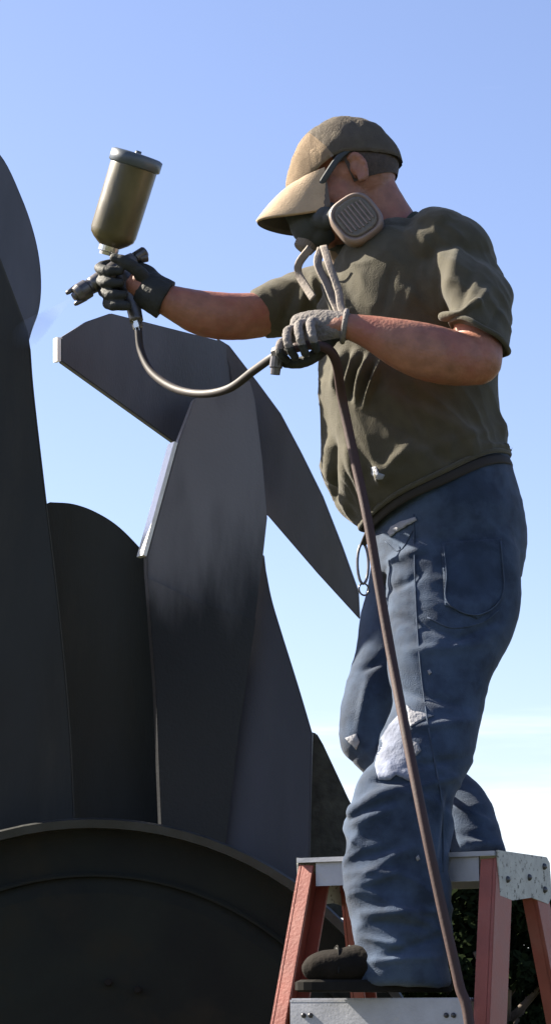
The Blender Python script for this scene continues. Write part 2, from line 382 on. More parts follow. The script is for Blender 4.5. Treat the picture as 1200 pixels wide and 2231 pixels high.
bmesh.ops.create_cube(bm, size=1, matrix=Matrix.Translation((DC.x, DC.y+.3, .05)) @ Matrix.Diagonal((1.3, .9, .1, 1)))
bm_link('base', bm, M['paint_low'], SC, False)

# ------------------------------------------------------------------ stepladder
YAW = R(30)
wv = Vector((math.cos(YAW), -math.sin(YAW), 0)); dv = Vector((math.sin(YAW), math.cos(YAW), 0)); zv = Vector((0, 0, 1))
TR = W(1078, 1878, 3.96)                       # top of the right front rail
ZT = TR.z
LAD = empty('stepladder', (TR.x-.2, TR.y+.3, 0), 'red fiberglass stepladder with aluminium steps and a speckled top cap under the worker', 'ladder')
WTOP = .345; FLARE = .055; LEANF = .27; LEANR = .30
def obox(bm, c, ax, ay, az, hx, hy, hz):
    m = Matrix((ax, ay, az)).transposed().to_4x4(); m.translation = c
    bmesh.ops.create_cube(bm, size=2, matrix=m @ Matrix.Diagonal((hx, hy, hz, 1)))
def bevel(bm, off=.0015, seg=2):
    bmesh.ops.bevel(bm, geom=list(bm.edges), offset=off, segments=seg, affect='EDGES')
def railpoint(side, front, z):
    """centre line of a rail; side 0 left, 1 right"""
    t = ZT-z
    x = (side-1)*WTOP + (FLARE*t)*(1 if side else -1)
    y = -LEANF*t if front else .135+LEANR*t
    return Vector((TR.x, TR.y, 0)) + wv*x + dv*y + zv*z
def rail(side, front, mt, dep=.068, wid=.03, th=.006):
    a = railpoint(side, front, ZT-.004); b = railpoint(side, front, .03)
    az = (a-b).normalized(); s = 1 if side else -1; f = -1 if front else 1
    ax = (wv - az*wv.dot(az)).normalized(); ay = az.cross(ax).normalized()
    bm = bmesh.new(); c = (a+b)/2; L2 = (a-b).length/2
    obox(bm, c+ax*(s*wid/2), ax, ay, az, th/2, dep/2, L2)           # web, outside
    for q in (-1, 1): obox(bm, c+ay*(q*(dep/2-th/2))+ax*(s*(wid/2-th/2-(wid-th)/2)-s*.0), ax, ay, az, (wid-th)/2, th/2, L2-.0008)
    bevel(bm, .001); o = bm_link('rail', bm, mt, LAD, False)
    bm = bmesh.new(); obox(bm, b-zv*.012, wv, dv, zv, .026, .045, .018); bevel(bm, .004); bm_link('rubber_foot', bm, M['sole'], o, False)
    return o
for s in (0, 1):
    rail(s, True, M['red']); rail(s, False, M['red'], .05, .028)
STEPS = [ZT-.015-.255*k-.0 for k in range(0, 7)]
Z2 = W(850, 2178, 4.02).z
dz = ZT-.03-Z2
k = 1
stepz = []
while ZT-.03-dz*k > .15: stepz.append(ZT-.03-dz*k); k += 1
for z in stepz:
    a = railpoint(0, True, z-.01); b = railpoint(1, True, z-.01); c = (a+b)/2; hw = (b-a).length/2-.018
    bm = bmesh.new()
    obox(bm, c+zv*.008, wv, dv, zv, hw, .042, .002)
    obox(bm, c-dv*.040-zv*.018, wv, dv, zv, hw-.0005, .0015, .0245); obox(bm, c+dv*.040-zv*.012, wv, dv, zv, hw-.0005, .0015, .0185)
    for q in range(-4, 5): obox(bm, c+zv*.0112+dv*q*.009, wv, dv, zv, hw-.001, .0018, .0012)
    st = bm_link('step', bm, M['alu'], LAD, False)
    for q in (-.42, -.38, .38, .42):
        bm = bmesh.new(); p = c+wv*(hw*2*q)-dv*.0425-zv*.016
        bmesh.ops.create_uvsphere(bm, u_segments=8, v_segments=6, radius=.0045, matrix=Matrix.Translation(p)); bm_link('rivet', bm, M['rivet'], st)
# dents / scuffs on the visible step
# rear braces
for z in (ZT-.33, ZT-.72, ZT-1.15, ZT-1.5):
    a = railpoint(0, False, z); b = railpoint(1, False, z); c = (a+b)/2
    bm = bmesh.new(); obox(bm, c, wv, dv, zv, (b-a).length/2-.012, .004, .016); bevel(bm, .001); bm_link('brace', bm, M['alu'], LAD, False)
# diagonal braces under the first step and spreaders
for s in (0, 1):
    a = railpoint(s, True, ZT-.75)+wv*(-.02 if s else .02); b = railpoint(s, False, ZT-.75)+wv*(-.02 if s else .02); d = (b-a).normalized()
    bm = bmesh.new(); obox(bm, (a+b)/2, d, zv.cross(d), zv, (b-a).length/2, .0015, .01); bm_link('spreader', bm, M['alu'], LAD, False)
# cap: plate, front and back skirts between the rails, side brackets outside the rails
mid = (railpoint(0, True, ZT)+railpoint(1, True, ZT))/2; hw = WTOP/2-.0155; cc = mid+dv*.07
bm = bmesh.new(); obox(bm, cc+zv*.012, wv, dv, zv, WTOP/2+.0175, .112, .004); bm_link('top_cap', bm, M['alu'], LAD, False)
bm = bmesh.new(); obox(bm, cc-dv*.100-zv*.0125, wv, dv, zv, hw, .0025, .0205); bm_link('cap_skirt', bm, M['alu'], LAD, False)
bm = bmesh.new(); obox(bm, cc+dv*.1065-zv*.0125, wv, dv, zv, hw, .0025, .0205); bm_link('cap_skirt', bm, M['alu'], LAD, False)
for s in (-1, 1):
    bm = bmesh.new(); xo = WTOP/2+.0185
    prof = [(-.106, .0172), (.098, .0172), (.112, .008), (.118, -.05), (.10, -.064), (.03, -.056), (-.05, -.064), (-.10, -.058)]
    f1 = [bm.verts.new(cc+wv*(s*(xo+.003))+dv*y+zv*z) for y, z in prof]; f2 = [bm.verts.new(cc+wv*(s*xo)+dv*y+zv*z) for y, z in prof]
    bm.faces.new(f1); bm.faces.new(f2[::-1])
    for i in range(len(prof)): bm.faces.new((f1[i], f2[i], f2[(i+1) % len(prof)], f1[(i+1) % len(prof)]))
    br = bm_link('cap_bracket', bm, M['capal'], LAD, False)
    for (y, z) in ((-.07, -.03), (.02, -.022), (.085, -.04), (.085, .0)):
        bm = bmesh.new(); bmesh.ops.create_uvsphere(bm, u_segments=10, v_segments=6, radius=.006, matrix=Matrix.Translation(cc+wv*(s*(xo+.003))+dv*y+zv*z)); bm_link('bolt', bm, M['rivet'], br)

# ------------------------------------------------------------------ the worker
P = empty('person', W(900, 2170, 4.05), 'man in khaki cap, respirator and torn jeans standing on ladder aiming a spray gun', 'person')
HT = -R(22); HC = W(748, 366, 4.20)
Rh = Matrix.Rotation(HT, 4, 'Y'); HM = Matrix.Translation(HC) @ Rh
def hl(x, y, z): return HM @ Vector((x, y, z))
def hmat(x, y, z): return HM @ Matrix.Translation((x, y, z))

arm_near_u = [(1000, 575, 4.12, 54, 50), (1036, 660, 4.04, 54, 52), (1042, 785, 3.96, 52, 52)]
arm_near_f = [(1040, 788, 3.96, 52, 50), (985, 780, 3.945, 61, 56), (925, 766, 3.93, 63, 54), (870, 748, 3.93, 55, 50), (825, 731, 3.932, 43, 40), (785, 718, 3.935, 33, 32), (745, 711, 3.94, 28, 30), (700, 722, 3.95, 30, 22)]
arm_far_u = [(850, 570, 4.36, 60, 60), (700, 640, 4.42, 46, 44), (585, 682, 4.43, 46, 44)]
arm_far_f = [(590, 684, 4.43, 48, 46), (510, 690, 4.40, 52, 48), (440, 682, 4.385, 50, 46), (380, 660, 4.37, 38, 36), (345, 646, 4.37, 31, 32), (300, 620, 4.375, 30, 26)]
near_leg = [(995, 1160, 4.15, 130, 90), (984, 1300, 4.13, 150, 98), (962, 1430, 4.09, 122, 90), (952, 1540, 4.06, 96, 82), (930, 1630, 4.02, 102, 80), (906, 1700, 4.0, 94, 78), (878, 1760, 3.985, 116, 82), (864, 1850, 3.975, 113, 82), (868, 1960, 3.965, 106, 80), (880, 2050, 3.965, 95, 78), (880, 2142, 3.965, 98, 82)]
far_leg = [(950, 1180, 4.30, 120, 90), (905, 1300, 4.32, 112, 88), (862, 1380, 4.30, 84, 80), (830, 1460, 4.27, 66, 72), (800, 1560, 4.23, 58, 66), (792, 1610, 4.22, 52, 62)]
far_shin = [(796, 1600, 4.22, 54, 62), (838, 1660, 4.22, 52, 58), (900, 1700, 4.21, 52, 56), (972, 1728, 4.17, 56, 55), (1018, 1780, 4.12, 54, 54), (1040, 1864, 4.09, 58, 64)]
torso = [(850, 520, 4.22, 70, 70, 0), (880, 552, 4.22, 128, 150, 8), (890, 620, 4.22, 172, 190, 5), (887, 720, 4.22, 192, 195, 0), (890, 820, 4.22, 194, 190, 0), (893, 920, 4.22, 195, 188, 0), (906, 1010, 4.22, 200, 190, -8), (928, 1040, 4.22, 198, 190, -18), (946, 1070, 4.22, 182, 187, -26)]
pelvis = [(968, 1030, 4.22, 140, 165, -18), (972, 1100, 4.22, 160, 175, -12), (978, 1180, 4.22, 168, 180, 0), (975, 1260, 4.21, 160, 165, 0)]

# hands: chains (px,py,Y,r)
def chain(bm, pts, g=1.0, n=12):
    loft(bm, [(x, y, Y, r*g, r*g*.95) for x, y, Y, r in pts], n=n, sub=3)
def near_hand(bm, g=1.0):
    loft(bm, [(752, 711, 3.94, 31*g, 31*g), (715, 712, 3.945, 38*g, 24*g), (680, 716, 3.955, 42*g, 22*g), (650, 722, 3.965, 40*g, 20*g)], n=16, sub=4)
    chain(bm, [(636, 738, 3.960, 10.4), (612, 748, 3.935, 10.4), (610, 770, 3.925, 9.8), (624, 784, 3.935, 9)], g)
    chain(bm, [(645, 716, 3.962, 9.8), (626, 722, 3.925, 10.4), (628, 752, 3.905, 9.8), (642, 778, 3.92, 9.5)], g)
    chain(bm, [(664, 704, 3.960, 9.8), (650, 708, 3.918, 10.4), (654, 740, 3.896, 9.8), (665, 770, 3.908, 9.5)], g)
    chain(bm, [(686, 700, 3.955, 11.5), (676, 706, 3.914, 11), (681, 736, 3.893, 10), (690, 762, 3.905, 8.5)], g)
    chain(bm, [(722, 735, 3.95, 17), (690, 772, 3.955, 15), (655, 790, 3.96, 13), (622, 792, 3.965, 10)], g)   # thumb under the hose
def far_hand(bm, g=1.0):
    loft(bm, [(352, 648, 4.37, 33*g, 33*g), (325, 632, 4.38, 42*g, 26*g), (300, 615, 4.395, 46*g, 22*g), (282, 606, 4.405, 42*g, 18*g)], n=16, sub=4)
    for i, (x, y) in enumerate(((276, 574), (278, 600), (284, 626), (292, 650))):
        chain(bm, [(x, y, 4.405, 13), (x-42, y+4, 4.405, 12.5), (x-58, y+10, 4.375, 12), (x-44, y+16, 4.345, 11.5), (x-14, y+16, 4.34, 9.5)], g)
    chain(bm, [(318, 612, 4.365, 18), (300, 590, 4.345, 15), (276, 572, 4.335, 13.5), (250, 562, 4.34, 11)], g)

def build_body():
    bm = bmesh.new()
    for l in (arm_near_u, arm_near_f, arm_far_u, arm_far_f): loft(bm, l)
    near_hand(bm, .78); far_hand(bm, .62)
    for l in (near_leg[:-2], far_leg, far_shin[:-2], torso, pelvis): loft(bm, l, grow=.82)
    # feet
    ellipsoid(bm, Matrix.Translation(FN+Vector((-.05, 0, .04))), .11, .035, .035)
    ellipsoid(bm, Matrix.Translation(FF+Vector((-.05, 0, .04))), .11, .035, .035)
    loft(bm, [(880, 2060, 3.96, 40, 40), (885, 2120, 3.97, 30, 30)])
    # neck
    loft(bm, [(800, 420, 4.20, 64, 52), (838, 480, 4.205, 62, 52), (872, 545, 4.215, 74, 66), (885, 600, 4.22, 110, 120)])
    # trapezius
    loft(bm, [(860, 500, 4.21, 40, 60), (930, 545, 4.22, 60, 140)])
    # head
    ellipsoid(bm, hmat(0.010, 0, -.012), .088, .075, .084)
    ellipsoid(bm, hmat(-.03, 0, -.055), .075, .066, .07)
    ellipsoid(bm, hmat(-.045, 0, -.095), .052, .054, .045)
    ellipsoid(bm, hmat(-.082, 0, -.122), .02, .024, .018)
    ellipsoid(bm, hmat(-.086, 0, -.020), .014, .05, .010)          # brow
    ellipsoid(bm, hmat(-.106, 0, -.042) @ Matrix.Rotation(R(22), 4, 'Y'), .011, .012, .03)   # nose
    ellipsoid(bm, hmat(-.118, 0, -.060), .012, .015, .010)
    ellipsoid(bm, hmat(-.098, 0, -.085), .012, .022, .006); ellipsoid(bm, hmat(-.097, 0, -.095), .012, .02, .007)
    for s in (-1, 1):
        ellipsoid(bm, hmat(-.072, s*.045, -.05), .028, .022, .025)    # cheek
        for k in range(9):
            t = -1.9+k*.5
            ellipsoid(bm, hmat(.012+.014*math.cos(t)*1.0, s*(.080+.004*math.cos(t)), -.035+.026*math.sin(t)), .0065, .006, .0075, 10)
        ellipsoid(bm, hmat(.010, s*.076, -.037), .012, .006, .02, 12)
    me = remesh(bm, .0042, 3)
    c = coords(me); n = normals(me)
    setco(me, c + n*(nfield(c, (60, 60, 60))*.0006)[:, None])
    return link('body', me, M['skin'], P)
# foot positions
FN = W(872, 2176, 3.972); FN.z = stepz[0]+.012
FF = W(988, 1868, 4.10); FF.z = ZT+.018
body = build_body()
for s in (-1, 1):
    bm = bmesh.new(); ellipsoid(bm, hmat(-.083, s*.031, -.022), .012, .012, .011, 16); bm_link('eye', bm, M['eye'], P)

# hair at the back and sides under the cap
bm = bmesh.new(); ellipsoid(bm, hmat(.014, 0, -.012), .0905, .0795, .078, 28)
for v in list(bm.verts):
    l = HM.inverted() @ v.co
    if l.x < -.03+.02*(l.z < -.02) or l.z < -.062: bm.verts.remove(v)
me = remesh_src = None
bm_link('hair', bm, M['hair'], P)

# t-shirt
def build_shirt():
    bm = bmesh.new()
    loft(bm, torso, n=40, sub=6, round_ends=False)
    ellipsoid(bm, Matrix.Translation(W(880, 560, 4.22)), .10, .12, .07)
    loft(bm, [(960, 548, 4.14, 98, 80, 15), (1022, 600, 4.07, 98, 84, 22), (1040, 668, 4.02, 80, 80, 27), (1044, 734, 3.985, 72, 76, 30)], n=30, sub=6, round_ends=False)
    loft(bm, [(850, 580, 4.34, 70, 70), (740, 628, 4.41, 70, 66), (640, 660, 4.43, 66, 60), (562, 686, 4.43, 56, 54)], n=28, sub=6, round_ends=False)
    ellipsoid(bm, Matrix.Translation(W(965, 562, 4.13)), .098, .10, .080, 28)
    ellipsoid(bm, Matrix.Translation(W(945, 545, 4.20)), .072, .16, .066, 28)
    ellipsoid(bm, Matrix.Translation(W(870, 590, 4.31)), .11, .10, .085, 28)
    ellipsoid(bm, Matrix.Translation(W(985, 640, 4.12)), .10, .10, .10, 28)
    # sleeve turn-up bunched at the front of the near arm
    loft(bm, [(968, 692, 3.985, 10, 16), (1000, 680, 3.940, 11, 12), (1036, 656, 3.935, 10, 9)], n=14)
    me = remesh(bm, .0042, 7)
    c = coords(me); n = normals(me)
    px, py = project(c)
    wp = np.stack([nfield(c, (7, 7, 7), 41+k) for k in range(3)], 1)*.05
    cw = c + wp
    q1 = np.stack([cw[:, 0]*.82+cw[:, 2]*.57, cw[:, 1], cw[:, 2]*.82-cw[:, 0]*.57], 1)
    q2 = np.stack([cw[:, 0]*.5-cw[:, 2]*.86, cw[:, 1], cw[:, 2]*.5+cw[:, 0]*.86], 1)
    def thin(v, k=2.6, p=1.6): return np.clip(1-k*np.abs(v), 0, 1)**p
    a = nfield(c, (8, 8, 5), 1); g = thin(nfield(q1, (11, 6, 3.2), 23)); h = thin(nfield(q2, (4.5, 9, 15), 31)); h2 = thin(nfield(q1, (26, 14, 9), 51), 2.2); f = nfield(c, (60, 60, 60), 9)
    low = np.clip((py-650)/300, .35, 1)
    def seg(x0, y0, x1, y1):
        dx, dy = x1-x0, y1-y0; t = np.clip(((px-x0)*dx+(py-y0)*dy)/(dx*dx+dy*dy), 0, 1); return np.hypot(px-x0-t*dx, py-y0-t*dy)
    hd = np.minimum(np.minimum(seg(783, 1150, 1109, 990), seg(981, 698, 1106, 770)), seg(552, 630, 572, 742)); att = np.clip(hd/45, .1, 1)
    setco(me, c + n*((a*.006*low + (g-.3)*.0085*low + (h-.3)*.0065*low + (h2-.3)*.0025 + f*.0004)*att)[:, None]); me.update()
    folds(me, [(745, 770, 728, 850, 11, 13), (775, 768, 750, 860, 9, 14), (800, 778, 776, 872, 8, 15), (826, 790, 792, 884, 8, 15),
               (760, 770, 740, 855, 6, -9), (788, 775, 762, 868, 6, -9), (815, 790, 786, 880, 6, -9),
               (700, 590, 742, 690, 11, 14), (680, 600, 700, 680, 10, 12), (725, 600, 765, 690, 9, 13), (712, 600, 755, 690, 6, -9),
               (728, 960, 730, 1090, 7, -14), (755, 965, 760, 1100, 22, 12), (712, 965, 716, 1050, 10, 8),
               (800, 700, 960, 1000, 14, -6), (840, 860, 1060, 960, 16, 7), (820, 900, 1040, 1040, 16, -7), (860, 1000, 1090, 930, 14, 6), (810, 1060, 900, 960, 13, 8),
               (960, 500, 900, 640, 14, -6), (1000, 520, 960, 690, 14, 6), (1040, 560, 990, 690, 12, -6), (1070, 620, 1020, 700, 12, 6), (1090, 660, 1060, 730, 9, -5),
               (870, 620, 960, 690, 12, 6), (850, 580, 830, 690, 12, -6), (930, 560, 880, 680, 12, 6),
               (640, 630, 610, 715, 9, -7), (670, 620, 640, 710, 10, 7), (820, 1015, 835, 1050, 9, 10)])
    return me
shirt = link('t_shirt', build_shirt(), M['shirt'], P)
SHEM = []
# ribbed collar
def closed_tube(name, pts, r, mt, parent, n=10, flat=1.0):
    bm = bmesh.new(); K = len(pts); rs = []
    cen = sum(pts, Vector())/K
    for i, p in enumerate(pts):
        t = (pts[(i+1) % K]-pts[i-1]).normalized(); u = (p-cen); u = (u-t*u.dot(t)).normalized(); v = t.cross(u)
        rs.append([p+u*(r*flat*math.cos(a))+v*(r*math.sin(a)) for a in [2*math.pi*j/n for j in range(n)]])
    rs.append(rs[0]); vs = [[bm.verts.new(p) for p in q] for q in rs[:-1]]
    for i in range(K):
        a, b = vs[i], vs[(i+1) % K]
        for j in range(n): bm.faces.new((a[j], a[(j+1) % n], b[(j+1) % n], b[j]))
    return bm_link(name, bm, mt, parent)
def tube(name, pts, r, mt, parent, n=12, flat=None, ends=None, sub=8, rfun=None):
    C = [Vector(p) for p in catmull([tuple(p) for p in pts], sub)] if len(pts) > 2 else [Vector(p) for p in pts]
    bm = bmesh.new(); rs = []; N = len(C); prev = None
    for i, p in enumerate(C):
        t = (C[min(i+1, N-1)]-C[max(i-1, 0)]).normalized()
        u = (prev - t*prev.dot(t)).normalized() if prev is not None else t.orthogonal().normalized() if abs(t.y) > .9 else (Vector((0, 1, 0))-t*t.y).normalized()
        prev = u; v = t.cross(u); rr = r*(rfun(i/(N-1)) if rfun else 1)
        fx = flat or 1
        rs.append([p+u*(rr*fx*math.cos(a))+v*(rr*math.sin(a)) for a in [2*math.pi*j/n for j in range(n)]])
    ring_loft(bm, rs); return bm_link(name, bm, mt, parent)
cc0 = W(858, 528, 4.21); e1 = Vector((.046, 0, .052)); e2 = Vector((.006, .078, .0))
closed_tube('collar', [cc0+e1*math.cos(t)+e2*math.sin(t)+Vector((.006*math.sin(t)**2, 0, -.012*math.sin(t)**2)) for t in [2*math.pi*i/40 for i in range(40)]], .0075, M['collar'], P, 10, .6)

def ringpts(cx, cy, Y, ru, rd, ang, n=48):
    k = sc(cx, cy, Y); c = W(cx, cy, Y); a = R(ang); s = Vector((math.cos(a), 0, -math.sin(a)))
    return [c+s*(ru*k*math.cos(t))+Vector((0, rd*k*math.sin(t), 0))+Vector((0, 0, .002*math.sin(5*t))) for t in [2*math.pi*i/n for i in range(n)]]
closed_tube('hem', ringpts(946, 1070, 4.22, 183, 188, -26), .005, M['shirt'], shirt, 8, .7)
closed_tube('sleeve_hem', ringpts(1044, 734, 3.985, 73, 77, 30), .0048, M['shirt'], shirt, 8, .7)

# jeans
def build_jeans():
    bm = bmesh.new()
    loft(bm, pelvis, n=40, sub=6, round_ends=False)
    loft(bm, near_leg, n=32, sub=6, round_ends=False)
    loft(bm, far_leg, n=28, sub=6); loft(bm, far_shin, n=28, sub=6, round_ends=False)
    # cloth bunched below the near knee
    loft(bm, [(775, 1765, 3.97, 22, 40), (830, 1735, 3.95, 24, 44), (900, 1728, 3.95, 20, 30)], n=16)
    me = remesh(bm, .0042, 6)
    c = coords(me); n = normals(me)
    wp = np.stack([nfield(c, (6, 6, 6), 61+k) for k in range(3)], 1)*.07; cw = c+wp
    def thin(v, k=2.4, p=1.5): return np.clip(1-k*np.abs(v), 0, 1)**p
    q1 = np.stack([cw[:, 0]*.9+cw[:, 2]*.43, cw[:, 1], cw[:, 2]*.9-cw[:, 0]*.43], 1); q2 = np.stack([cw[:, 0]*.85-cw[:, 2]*.52, cw[:, 1], cw[:, 2]*.85+cw[:, 0]*.52], 1)
    a = nfield(c, (7, 7, 10), 11); b = .6+(thin(nfield(q1, (4, 4, 14), 15))+thin(nfield(q2, (5, 5, 19), 16))-.6)*.8; f = nfield(c, (70, 70, 70), 19)
    px, py = project(c)
    low = np.clip((py-1500)/450, .18, 1)
    setco(me, c + n*(a*.006 + (b-.6)*.0095*low + f*.0005)[:, None]); me.update()
    folds(me, [(790, 1990, 960, 1985, 9, 8), (800, 2010, 950, 2020, 8, -8), (790, 2040, 900, 2070, 9, 8), (830, 2085, 960, 2040, 8, -8), (800, 2095, 960, 2085, 9, 8), (880, 1990, 975, 2035, 9, 7),
               (835, 1230, 930, 1190, 10, 6), (840, 1290, 920, 1250, 9, -6), (850, 1340, 1000, 1390, 10, -6), (880, 1420, 1060, 1400, 11, 5), (960, 1410, 1090, 1350, 9, -6),
               (860, 1500, 1020, 1540, 10, -6), (880, 1590, 1030, 1570, 10, 7), (880, 1670, 1030, 1650, 10, -7), (900, 1720, 1000, 1690, 9, 7), (960, 1730, 940, 1920, 6, 6), (975, 1730, 958, 1900, 5, -5),
               (760, 1800, 860, 1760, 10, 6), (770, 1870, 880, 1840, 9, -6), (775, 1930, 870, 1900, 9, 6), (800, 1480, 780, 1590, 9, 6), (785, 1460, 830, 1440, 8, -7), (1000, 1760, 1075, 1800, 9, 6), (1000, 1815, 1085, 1830, 8, -6),
               (960, 1170, 1010, 1260, 4, -2), (812, 1700, 890, 1702, 6, -10)])
    return me
jm = build_jeans()
jeans = link('jeans', jm, M['denim'], P)

def bvh(me):
    c = coords(me); return BVHTree.FromPolygons([Vector(v) for v in c], [tuple(p.vertices) for p in me.polygons])
BJ = bvh(jm); BS = bvh(shirt.data)
def patch(name, poly, tree_, mt, parent, off=.0025, th=.002, cuts=3, jag=0):
    """a thin piece lying on a garment; outline in photo pixels"""
    bm = bmesh.new(); P2 = []
    for i, (x, y) in enumerate(poly):
        x2, y2 = poly[(i+1) % len(poly)]; k = max(1, int(math.hypot(x2-x, y2-y)/7))
        for q in range(k):
            t = q/k; P2.append((x+(x2-x)*t+random.uniform(-jag, jag), y+(y2-y)*t+random.uniform(-jag, jag)))
    vs = [bm.verts.new((x, y, 0)) for x, y in P2]; bm.faces.new(vs); bmesh.ops.triangulate(bm, faces=bm.faces)
    for _ in range(cuts):
        es = [e for e in bm.edges if e.calc_length() > 9]
        if es: bmesh.ops.subdivide_edges(bm, edges=es, cuts=1); bmesh.ops.triangulate(bm, faces=[f for f in bm.faces if len(f.verts) > 3])
    o = Vector((0, 0, CAMZ)); last = None; bad = []
    for v in bm.verts:
        d = ray(v.co.x, v.co.y).normalized(); h = tree_.ray_cast(o, d)
        if h[0] is None: bad.append(v); continue
        n = h[1] if h[1].dot(d) < 0 else -h[1]
        v.co = h[0] - d*off
    for v in bad: bm.verts.remove(v)
    ext = bmesh.ops.extrude_face_region(bm, geom=list(bm.faces))
    for g in ext['geom']:
        if isinstance(g, bmesh.types.BMVert): g.co += (g.co-o).normalized()*(off+th)
    return bm_link(name, bm, mt, parent)
patch('knee_sunpatch', [(868, 1556), (884, 1560), (888, 1612), (902, 1640), (905, 1690), (890, 1702), (862, 1688), (850, 1700), (824, 1699), (816, 1668), (826, 1612), (846, 1580)], BJ, M['knee'], jeans, .0022, .0012, 4, .7)  # pale sheet paints the sun patch on the knee
tag(jeans.children[-1] if jeans.children else jeans) 
patch('knee_tear', [(884, 1536), (898, 1548), (944, 1558), (918, 1570), (893, 1584), (888, 1560)], BJ, M['torn'], jeans, jag=1)
patch('knee_tear', [(893, 1612), (912, 1620), (916, 1636), (903, 1648), (894, 1634)], BJ, M['torn'], jeans, jag=1)
patch('knee_tear', [(750, 1608), (776, 1598), (782, 1616), (776, 1634), (760, 1618)], BJ, M['torn'], jeans, jag=1)
patch('paint_spot', [(1012, 1306), (1034, 1298), (1040, 1316), (1024, 1326), (1014, 1318)], BJ, M['torn'], jeans, .0012, .0008, 2, 2)
patch('paint_spot', [(808, 1018), (818, 1014), (826, 1030), (838, 1036), (834, 1046), (818, 1048), (806, 1034)], BS, M['torn'], shirt, .0012, .0008, 2, 2)
patch('paint_spot', [(930, 1462), (936, 1458), (940, 1466), (934, 1470)], BJ, M['torn'], jeans, .0012, .0008, 1, 1)
patch('paint_spot', [(905, 1868), (912, 1862), (915, 1872), (908, 1876)], BJ, M['torn'], jeans, .0012, .0008, 1, 1)
patch('waistband_sunlit', [(842, 1160), (850, 1148), (872, 1136), (904, 1126), (908, 1133), (886, 1145), (862, 1160), (850, 1170)], BJ, M['torn'], jeans, .004, .002, jag=.8)  # pale sheet paints the sunlit part of the waistband
# seams of the back pocket and side, stitched proud of the denim
def seam(pts, r=.0016, tree_=BJ, mt=M['denim_seam'], parent=jeans, name='seam', lift=0.0):
    C = catmull([(x, y) for x, y in pts], 6); o = Vector((0, 0, CAMZ)); q = []
    for x, y in C:
        d = ray(x, y).normalized(); h = tree_.ray_cast(o, d)
        if h[0] is not None: q.append(h[0]-d*(r*.4+lift))
    if len(q) > 3: tube(name, q, r, mt, parent, 6, sub=1)
patch('back_pocket', [(960, 1182), (1092, 1172), (1100, 1300), (1040, 1348), (968, 1318)], BJ, M['denim'], jeans, .0025, .002, 4)
seam([(966, 1190), (972, 1250), (974, 1312), (1038, 1340), (1094, 1296), (1090, 1180)], .0014, lift=.0048)
seam([(900, 1120), (905, 1300), (915, 1450), (935, 1600), (962, 1750), (965, 1900)], .0016)
seam([(838, 1180), (870, 1200), (902, 1150)], .0014)
seam([(930, 1345), (985, 1368), (1050, 1356), (1085, 1330)], .0014)
# belt, hidden under the hem except at the back
closed_tube('belt', ringpts(953, 1083, 4.22, 175, 184, -25), .0095, M['leather'], P, 10, .3)
# boots
def boot(F0, yaw, name='boot', high=True):
    bm = bmesh.new(); m = Matrix.Translation(F0) @ Matrix.Rotation(yaw, 4, 'Z') @ Matrix.Diagonal((1 if high else .8, 1 if high else .85, 1 if high else .6, 1))
    def e(x, y, z, a, b, c): ellipsoid(bm, m @ Matrix.Translation((x, y, z)), a, b, c)
    e(-.10, 0, .040, .070, .045, .032); e(-.04, 0, .045, .085, .043, .038); e(.03, 0, .05, .055, .042, .045); (e(.02, 0, .08, .05, .045, .06) if high else None)
    me = remesh(bm, .004, 3); c = coords(me); setco(me, c+normals(me)*(nfield(c, (40, 40, 40))*.002)[:, None])
    o = link(name, me, M['boot'], P)
    bm = bmesh.new(); rs = []
    for z, g in ((0, .96), (.003, 1), (.016, 1), (.020, .95)):
        ring = []
        for i in range(32):
            t = 2*math.pi*i/32; x = -.045+.135*math.cos(t); wdt = .047+.006*math.cos(t*2)
            ring.append(m @ Vector((x*g, wdt*g*math.sin(t)*(1-.12*math.cos(t)), z)))
        rs.append(ring)
    ring_loft(bm, rs); bm_link('boot_sole', bm, M['sole'], o, False)
def laces(F0, yaw, o):
    m = Matrix.Translation(F0) @ Matrix.Rotation(yaw, 4, 'Z')
    for k in range(5):
        x = -.105+.022*k; z = .062+.004*k
        tube('lace', [m @ Vector((x, -.034, z-.014)), m @ Vector((x-.004, 0, z+.010)), m @ Vector((x, .030, z-.012))], .002, M['glove_dark'], o, 6)
    tube('toe_seam', [m @ Vector((-.115, -.046, .03)), m @ Vector((-.112, -.03, .062)), m @ Vector((-.108, 0, .076)), m @ Vector((-.112, .03, .062))], .0018, M['sole'], o, 6)
boot(FN, R(10)); laces(FN, R(10), [c for c in P.children if c.name == 'boot'][0]); boot(FF, R(-8), high=False)

# gloves
bm = bmesh.new(); near_hand(bm, 1.0); me = remesh(bm, .0018, 1)
c = coords(me); setco(me, c+normals(me)*(nfield(c, (150, 150, 150))*.0008)[:, None]); me.update()
me.materials.append(M['glove_pale']); me.materials.append(M['glove_dark'])
px, py = project(coords(me)); nn = normals(me)
lim = 757 + (px-620)*-.18
darkv = (py > lim) & (px > 600)  # lower part of the glove coloured dark to paint the palm's shade
mi = np.zeros(len(me.polygons), int)
for p in me.polygons:
    if all(darkv[i] for i in p.vertices): mi[p.index] = 1
me.polygons.foreach_set('material_index', mi)
g1 = tag(link('glove', me, None, P), 'grey knit work glove with a coated palm darkened for shade, gripping the hose')
closed_tube('glove_cuff', ringpts(748, 711, 3.94, 2, 33, 0, 28) if False else [W(750, 711, 3.94)+Vector((.004*math.cos(t), .026*math.sin(t), .0275*math.cos(t))) for t in [2*math.pi*i/28 for i in range(28)]], .005, M['glove_pale'], g1, 8)
bm = bmesh.new(); far_hand(bm, 1.03); loft(bm, [(318, 628, 4.38, 44, 34), (345, 645, 4.37, 44, 42), (362, 654, 4.37, 45, 44)], n=20, round_ends=False); me = remesh(bm, .0025, 2)
c = coords(me); setco(me, c+normals(me)*(nfield(c, (60, 60, 60))*.0016)[:, None])
